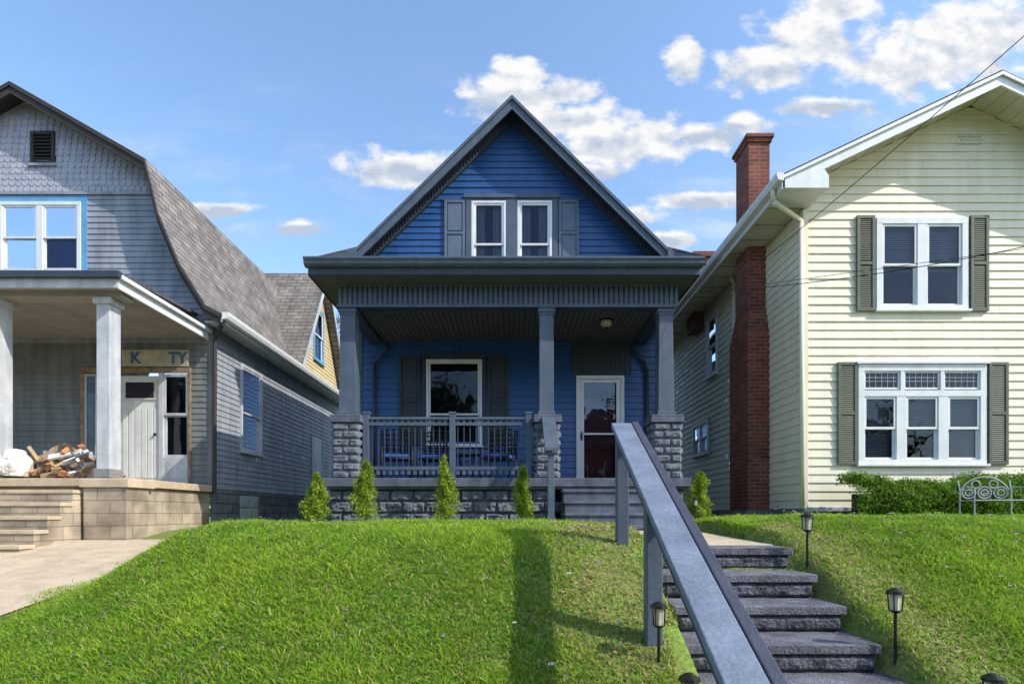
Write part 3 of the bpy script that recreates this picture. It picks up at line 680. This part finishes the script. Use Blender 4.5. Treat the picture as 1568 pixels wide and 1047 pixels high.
for i in range(8): w.add([(-9.56,.04,7.0+i*.07),(-9.2,.04,7.0+i*.07),(-9.2,.005,7.05+i*.07),(-9.56,.005,7.05+i*.07)],[(0,1,2,3)],BROWN)
w.build('front_wall',H3)
w=MB(front(YG))
w.box(-8.62,-6.42,0,.05,2.80,2.90,WOODW); w.box(-7.80,-6.46,.0,.04,2.93,3.26,M('faded_plywood',(.50,.45,.36),(.36,.32,.26),5,.8))
w.box(-8.62,-8.55,.0,.05,.6,2.80,WOODW); w.box(-6.47,-6.42,0,.05,.6,2.80,WOODW)
for a,b in ((-8.30,-7.86),(-7.06,-6.97)): w.box(a,b,-.02,.04,.6,2.80,GREYW)
DOORM=M('off_white_door',(.74,.74,.72),(.64,.64,.62),4,.5,streak=.15)
w.box(-7.86,-7.06,-.05,-.01,.62,2.75,DOORM)
for i in range(6): w.box(-7.80+i*.125,-7.80+i*.125+.10,-.01,.004,.70,2.10,DOORM)
w.box(-7.74,-7.18,-.01,.008,2.30,2.62,DARK); w.box(-7.78,-7.14,-.01,.016,2.27,2.30,DOORM); w.box(-7.78,-7.14,-.01,.016,2.62,2.65,DOORM)
w.box(-7.16,-7.13,.0,.05,1.55,1.6,METAL)
sash(w,-6.97,-6.47,1.95,2.78,.0,GREYW,GLASS,.05); sash(w,-6.97,-6.47,1.12,1.98,-.034,GREYW,GLASS,.05); sash(w,-8.55,-8.3,1.12,2.78,0,GREYW,GLASS,.04)
w.box(-6.97,-6.47,-.02,.03,.6,1.118,GREYW); w.box(-6.90,-6.54,.03,.04,.68,1.04,GREYW); w.box(-8.55,-8.3,-.02,.03,.6,1.118,GREYW)
w.add([(-8.6,-.3,.6),(-6.45,-.3,.6),(-6.45,-.3,2.8),(-8.6,-.3,2.8)],[(0,1,2,3)],DARK)
w.build('entrance',H3,.003)
LET=M('letter_blue',(.05,.17,.30),None,6,.5)
for ch,u in (('K',-7.62),('T',-6.86),('Y',-6.68)):
    cu=bpy.data.curves.new('letter_'+ch,'FONT'); cu.body=ch; cu.size=.32; cu.extrude=.004; cu.offset=.008
    cu.materials.append(LET); o=bpy.data.objects.new('letter_'+ch,cu); o.location=(u,YG-.046,2.99); o.rotation_euler=(math.pi/2,0,0); scene.collection.objects.link(o); o.parent=H3
w=MB(sideR(-6.0))
siding(w,lambda z:(11.42,20),.5,3.85,.115,[(12.57,13.55,1.42,3.25)],GREYS)
window(w,12.53,13.6,1.37,3.31,GREYW,GREYW,1,.07,inside=None,split=.45)
w.box(17.0,17.8,.0,.03,.6,2.3,GREYW)
w.box(11.42,20,-.05,.01,-.8,.498,BLOCKG); w.build('side_wall',H3)
w=MB(sideR(-6.0))
GB=M('glass_block',(.45,.52,.50),(.3,.36,.35),8,.15)
for i in range(3):
    for j in range(2): w.box(12.5+i*.3,12.78+i*.3,.011,.03,-.15+j*.28,.11+j*.28,GB)
w.build('glass_block_window',H3,.01)
w=MB(sideL(-13.46)); siding(w,lambda z:(11.42,20),.5,3.85,.115,[],GREYS); w.build('far_side_wall',H3)
w=MB()
for s in (-1,1):
    for i,((a,za),(b,zb)) in enumerate(zip(rp[:-1],rp[1:])):
        rake(w,GX+s*a,za,GX+s*b,zb,11.05,20.3,.06,ROOFG)
        rake(w,GX+s*a,za-.062,GX+s*b,zb-.062,11.03,11.09,.17,BROWN)
        rake(w,GX+s*a,za-.02,GX+s*b,zb-.02,11.0,11.045,.08,BROWN)
        rake(w,GX+s*a,za-.10,GX+s*b,zb-.10,11.092,11.39,.02,BROWN)
w.build('gambrel_roof',H3)
w=MB(); prof=[(-5.60,3.88),(-5.47,3.88),(-5.48,3.82),(-5.51,3.76),(-5.60,3.74)]
w.prism([(a,10.98,b) for a,b in prof],(0,9.3,0),WHITE); w.box(-6.0,-5.60,11.1,20,3.72,3.75,GREYW); w.box(-5.63,-5.603,11.0,20.2,3.70,3.80,WHITE)
w.tube([(-5.7,11.2,3.72),(-5.92,11.34,3.5),(-5.93,11.34,.4)],.04,BROWN,8)
w.build('eave_gutter',H3)
w=MB(sideR(-5.97)); dz=lambda z:(17.6-(7.15-z)*.62,17.6+(7.15-z)*.62)
siding(w,dz,3.9,7.1,.11,[(17.1,17.9,4.7,6.2)],YEL); window(w,17.05,17.95,4.65,6.25,TAPE,WHITE,1,.08,inside=None); w.build('dormer_wall',H3)
w=MB()
for s in (-1,1):
    w.prism([(-5.72,17.6,7.32),(-5.72,17.6+s*2.15,3.85),(-5.72,17.6+s*2.23,3.85),(-5.72,17.6,7.42)],(-3.1,0,0),ROOFX)
    w.prism([(-5.70,17.6,7.22),(-5.70,17.6+s*2.12,3.82),(-5.70,17.6+s*2.24,3.84),(-5.70,17.6,7.42)],(.03,0,0),GREYW)
w.build('dormer_roof',H3)
w=MB()
w.box(-13.6,-6.10,8.78,11.39,3.52,3.60,PCEIL); w.box(-13.6,-6.06,8.74,8.78,3.46,3.64,GREYW); w.box(-6.10,-6.06,8.782,11.39,3.46,3.64,WHITE)
w.prism([(-13.6,8.70,3.645),(-6.0,8.70,3.645),(-6.3,11.4,3.95),(-13.6,11.4,3.95)],(0,0,.05),ROOFP)
w.box(-13.65,-6.0,8.67,8.74,3.60,3.70,TRIMD); w.box(-6.05,-5.99,8.75,11.39,3.60,3.66,WHITE)
w.box(-13.6,-6.14,8.95,9.22,3.40,3.492,PCEIL)
for i in range(28): w.box(-13.5,-6.11,8.80+i*.092,8.88+i*.092,3.495,3.519,PCEIL)
w.build('porch_roof',H3,.003)
w=MB()
for cx in (-6.45,-8.2,-11.5):
    w.box(cx-.105,cx+.105,8.97,9.23,.60,3.40,GREYW); w.box(cx-.14,cx+.14,8.93,9.27,3.30,3.398,GREYW); w.box(cx-.13,cx+.13,8.94,9.26,.56,.70,CONCG)
w.build('porch_posts',H3,.008)
w=MB()
w.box(-13.4,-6.05,9.0,11.38,-.8,.42,BLOCK); w.box(-13.45,-5.98,8.93,11.39,.422,.55,CONC); w.box(-6.68,-6.0,8.86,9.4,-.8,.40,BLOCK); w.box(-6.72,-5.95,8.82,9.5,.402,.53,CONC)
for i in range(5):
    k=.004*i
    w.box(-10-k,-6.75+k,8.98-.24*(i+1),8.99-.002*i,-.9-k,.30-.2*i,BLOCK); w.box(-10.02-k,-6.73+k,8.96-.24*(i+1),8.975-.24*i,.302-.2*i,.36-.2*i,CONC)
w.build('porch_base_and_steps',H3,.01)
w=MB(); random.seed(3)
for i in range(110):
    cx=random.uniform(-8.2,-6.85); cy=random.uniform(9.2,10.0); h=.55*max(.15,1-abs(cx+7.5)/.9); cz=.57+random.uniform(0,h)
    a=Vector((random.uniform(-1,1),random.uniform(-1,1),random.uniform(-.5,.6))).normalized(); b=a.orthogonal().normalized(); c=a.cross(b)
    l,m_,n_=random.uniform(.04,.2),random.uniform(.02,.07),random.uniform(.01,.04)
    vs=[tuple(Vector((cx,cy,cz+.03))+a*l*p+b*m_*q+c*n_*r) for p in (-1,1) for q in (-1,1) for r in (-1,1)]
    w.add(vs,[(0,1,3,2),(4,6,7,5),(0,4,5,1),(2,3,7,6),(0,2,6,4),(1,5,7,3)],random.choice([PLAST,CARD,ORG,WOODW,CARD,GREYW]))
w.tube([(-6.95,9.3,.6),(-6.6,9.6,1.6)],.02,WOODW)
w.build('scrap_wood_pile')
import bmesh
bm=bmesh.new(); bmesh.ops.create_icosphere(bm,subdivisions=4,radius=.24)
for v in bm.verts:
    v.co*=1+.22*mn.noise(v.co*7)+.1*mn.noise(v.co*20); v.co.z*=1.15
    if v.co.z<-.16: v.co.z=-.16
me=bpy.data.meshes.new('trash_bag'); bm.to_mesh(me); me.materials.append(PLAST); o=bpy.data.objects.new('trash_bag',me); o.location=(-8.0,9.15,.75); scene.collection.objects.link(o)
# ================================================================== bench
e=empty('garden_bench'); q=MB()
def tb(*p): q.tube(p,.009,GREYW,6)
def arc(cx,cz,r,y,a0=0,a1=6.283,n=14): tb(*[(cx+r*math.cos(a0+(a1-a0)*i/n),y,cz+r*math.sin(a0+(a1-a0)*i/n)) for i in range(n+1)])
for s in (-.32,.32): tb((s,-.2,0),(s,-.2,.48),(s,.2,.50)); tb((s,.2,0),(s,.2,.45),(s,.25,.6))
arc(0,.32,.33,.22,.4,2.74); tb((-.32,-.2,.3),(.32,-.2,.3)); tb((-.32,.2,.3),(.32,.2,.3))
for cx in (-.2,0,.2): arc(cx,.42,.085,.22); arc(cx,.42,.045,.22)
for cx in (-.11,.11): arc(cx,.54,.055,.22)
for i in range(9): tb((-.3+i*.075,-.2,.3),(-.3+i*.075,.2,.3))
q.build('bench_frame',e); e.location=(6.85,8.1,float(H(6.85,8.1))-.02); e.rotation_euler=(0,0,-.25)
def wire(name,a,b,sag,r=.006):
    q=MB(); a=Vector(a);b=Vector(b); p=[]
    for i in range(25):
        t=i/24; v=a.lerp(b,t); v.z-=sag*4*t*(1-t); p.append(tuple(v))
    q.tube(p,r,WIRE,5); q.build(name)
wire('service_wire',(7.6,4.0,7.0),(4.2,9.7,4.25),.12)
wire('service_wire',(8.2,6.2,3.55),(3.05,9.3,3.62),.22); wire('service_wire',(9.0,5.2,3.0),(3.05,9.5,3.66),.0,.004)
def bare_tree(x,y,h,seed):
    R=random.Random(seed); q=MB()
    def br(p,d,l,r,k):
        e_=p+d*l; q.cyl(p,e_,r,r*.68,5 if k<3 else 3,BARK,False)
        if k>=6: return
        for i in range(3 if k<5 else 2):
            nd=(d+Vector((R.uniform(-1,1),R.uniform(-1,1),R.uniform(-.35,.75)))*.72).normalized(); br(e_,nd,l*R.uniform(.62,.82),r*.62,k+1)
    br(Vector((x,y,-.5)),Vector((0,0,1)),h*.26,h*.012,0); q.build('bare_tree')
bare_tree(-19.8,42,24,4); bare_tree(-15.6,43,18.3,9)
n=26000; cx=rng.uniform(-60,60,400); cy=rng.uniform(60,75,400); cz=rng.uniform(0,3.5,400)
ii=rng.integers(0,400,n); pts=np.stack([cx[ii],cy[ii],cz[ii]],-1)+rng.standard_normal((n,3))*1.1
leafmass('distant_trees',pts,np.tile([0,0,1.],(n,1)),.5,(.03,.05,.015),(.08,.12,.03))
n=36000; cx=rng.uniform(-38,38,260); cy=rng.uniform(-42,-34,260); cz=2+11*rng.random(260)*(.8+.2*np.sin(cx*.5))
ii=rng.integers(0,260,n); pts=np.stack([cx[ii],cy[ii],cz[ii]],-1)+rng.standard_normal((n,3))*1.2
leafmass('distant_trees',pts,np.tile([0,0,1.],(n,1)),.6,(.03,.05,.015),(.07,.11,.03))  # unseen trees behind the camera, added to darken the window reflections
# ================================================================== houses across the street (seen in the window reflections)
def across(name,x0,x1,h,rf,mat):
    e=empty(name); w=MB(back(-19)); m=(x0+x1)/2
    w.box(x0,x1,-9,0,-1.7,h,mat); 
    for fx in (.22,.62):
        for fz in (-.6,2.2):
            a=x0+(x1-x0)*fx; w.box(a-.08,a+1.18,0,.05,fz-.08,fz+1.58,WHITE); w.box(a,a+.52,.05,.06,fz,fz+1.5,DARK); w.box(a+.58,a+1.1,.05,.06,fz,fz+1.5,DARK)
    w.build('walls',e); w=MB(back(-19))
    w.prism([(x0-.4,.5,h),(x1+.4,.5,h),(m,.5,h+rf)],(0,-10,0),ROOFM); w.prism([(x0-.4,2.4,1.5),(x1+.4,2.4,1.5),(x1+.4,2.4,1.7),(x0-.4,2.4,1.7)],(0,-2.38,0),ROOFM)
    for px in (x0,m,x1): w.box(px-.12,px+.12,2.1,2.3,-1.6,1.5,WHITE)
    w.build('roof_and_porch',e)
across('red_brick_house',-12.5,-6.5,4.6,3.0,BRICK); across('grey_sided_house',-4.8,1.2,4.4,3.4,GREYS); across('red_brick_house',3.0,9.2,4.8,2.8,BRICK); across('cream_sided_house',11,17,4.5,3,CREAMS)

# ================================================================== light / sky / camera
sd=Vector((.91*.766,-.414*.766,.643)).normalized()
el=math.asin(sd.z); rot=math.atan2(sd.x,sd.y)
sun=bpy.data.lights.new('sun','SUN'); sun.energy=5.0; sun.angle=math.radians(.5); sun.color=(1,.94,.84)
so=bpy.data.objects.new('sun',sun); so.rotation_euler=sd.to_track_quat('Z','Y').to_euler(); so.location=(10,-5,15); scene.collection.objects.link(so)
W=bpy.data.worlds.new('World'); scene.world=W; W.use_nodes=True; nt=W.node_tree; N=nt.nodes; L=nt.links
bg=N['Background']; out=N['World Output']
sky=N.new('ShaderNodeTexSky'); sky.sky_type='NISHITA'; sky.sun_disc=False; sky.sun_elevation=el; sky.sun_rotation=rot; sky.air_density=1.0; sky.dust_density=1.0; sky.ozone_density=1.3
tint=N.new('ShaderNodeMix'); tint.data_type='RGBA'; tint.blend_type='MULTIPLY'; tint.inputs['Factor'].default_value=1; tint.inputs['B'].default_value=(1.95,2.15,2.25,1)
L.new(sky.outputs[0],tint.inputs['A']); L.new(tint.outputs['Result'],bg.inputs['Color']); bg.inputs['Strength'].default_value=.145
tc=N.new('ShaderNodeTexCoord'); sp=N.new('ShaderNodeSeparateXYZ'); L.new(tc.outputs['Generated'],sp.inputs[0])
def mth(op,a,b=None,c=None,clamp=False):
    m=N.new('ShaderNodeMath'); m.operation=op; m.use_clamp=clamp
    for i,x in enumerate((a,b,c)):
        if x is None: continue
        if isinstance(x,(int,float)): m.inputs[i].default_value=x
        else: L.new(x,m.inputs[i])
    return m.outputs[0]
ay=mth('MAXIMUM',mth('ABSOLUTE',sp.outputs['Y']),.08)
cb=N.new('ShaderNodeCombineXYZ'); L.new(mth('DIVIDE',sp.outputs['X'],ay),cb.inputs[0]); L.new(mth('DIVIDE',sp.outputs['Z'],ay),cb.inputs[1])
uv=cb.outputs[0]
def nz(off,scale,detail=8,sx=1,sy=1,rough=.58):
    mp=N.new('ShaderNodeMapping'); mp.inputs['Location'].default_value=(off[0],off[1],0); mp.inputs['Scale'].default_value=(sx,sy,1); L.new(uv,mp.inputs[0])
    n=N.new('ShaderNodeTexNoise'); n.inputs['Scale'].default_value=scale; n.inputs['Detail'].default_value=detail; n.inputs['Roughness'].default_value=rough; L.new(mp.outputs[0],n.inputs['Vector']); return n.outputs['Fac']
blobs=[(-.01,.735,.075,.03),(.005,.765,.05,.024),(.10,.74,.04,.026),(.10,.69,.07,.03),(.19,.655,.12,.04),(.34,.665,.07,.02),(.30,.795,.034,.03),
 (.45,.785,.08,.035),(.53,.835,.095,.05),(.58,.885,.06,.028),(.70,.785,.12,.045),(.80,.825,.12,.055),(.88,.85,.10,.05),(.40,.68,.05,.016),(-.20,.608,.085,.026),(-.515,.532,.06,.012),
 (.34,.55,.07,.014),(.55,.715,.08,.014),(.20,.52,.06,.016),(.10,.60,.09,.014),(.27,.48,.05,.014),(.38,.40,.05,.02),(-.36,.50,.05,.010)]
def field(dv):
    f=None
    for (u,v,a,b) in blobs:
        s2_=N.new('ShaderNodeVectorMath'); s2_.operation='MULTIPLY_ADD'; L.new(uv,s2_.inputs[0]); ia=1/(a*1.35); ib=1/(b*1.45)
        s2_.inputs[1].default_value=(ia,ib,0); s2_.inputs[2].default_value=(-u*ia,-(v+dv)*ib,0)
        ln=N.new('ShaderNodeVectorMath'); ln.operation='LENGTH'; L.new(s2_.outputs[0],ln.inputs[0])
        o_=mth('SUBTRACT',1,ln.outputs['Value']); f=o_ if f is None else mth('MAXIMUM',f,o_)
    return f
f=field(0); f2=field(.014)
n1=nz((0,0),14,9,1,1.4,.55); n2=nz((-.014,-.024),14,4,1,1.4,.55)
fld=mth('ADD',f,mth('MULTIPLY',mth('SUBTRACT',n1,.5),2.2))
mr=N.new('ShaderNodeMapRange'); mr.interpolation_type='SMOOTHSTEP'; mr.inputs['From Min'].default_value=-.05; mr.inputs['From Max'].default_value=.5; L.new(fld,mr.inputs['Value'])
wn=nz((3,1),3.2,8,1,3.2,.6); mr2=N.new('ShaderNodeMapRange'); mr2.interpolation_type='SMOOTHSTEP'; mr2.inputs['From Min'].default_value=.46; mr2.inputs['From Max'].default_value=.78; mr2.inputs['To Max'].default_value=.7; L.new(wn,mr2.inputs['Value'])
vz=N.new('ShaderNodeMapRange'); vz.inputs['From Min'].default_value=.8; vz.inputs['From Max'].default_value=.45; sv=N.new('ShaderNodeSeparateXYZ'); L.new(uv,sv.inputs[0]); L.new(sv.outputs[1],vz.inputs['Value'])
wis=mth('MULTIPLY',mr2.outputs[0],vz.outputs[0])
den=mth('MAXIMUM',mr.outputs[0],wis)
up=mth('GREATER_THAN',sp.outputs['Z'],0.0); den=mth('MULTIPLY',den,up)
den=mth('MULTIPLY',den,.97)
grad=mth('SUBTRACT',f,f2)   # negative towards the flat cloud base is f2>f on top
sh=mth('ADD',mth('MULTIPLY',mth('SUBTRACT',n1,n2),3.0),mth('SUBTRACT',.74,mth('MULTIPLY',grad,1.3)),None,True)
cr=N.new('ShaderNodeMix'); cr.data_type='RGBA'; L.new(sh,cr.inputs['Factor']); cr.inputs['A'].default_value=(.52,.61,.74,1); cr.inputs['B'].default_value=(1,.99,.975,1)
bg2=N.new('ShaderNodeBackground'); bg2.inputs['Strength'].default_value=1.0; L.new(cr.outputs['Result'],bg2.inputs['Color'])
mx=N.new('ShaderNodeMixShader'); L.new(den,mx.inputs[0]); L.new(bg.outputs[0],mx.inputs[1]); L.new(bg2.outputs[0],mx.inputs[2]); L.new(mx.outputs[0],out.inputs['Surface'])
W.name='sky'
cam=bpy.data.cameras.new('camera'); cam.lens=20; cam.sensor_width=36; cam.shift_y=.167; cam.clip_end=2000; cam.clip_start=.05
co=bpy.data.objects.new('camera',cam); co.location=(0,0,0); co.rotation_euler=(math.pi/2,0,0); scene.collection.objects.link(co); scene.camera=co
scene.view_settings.view_transform='Standard'; scene.view_settings.look='None'; scene.view_settings.exposure=0
print('OK')
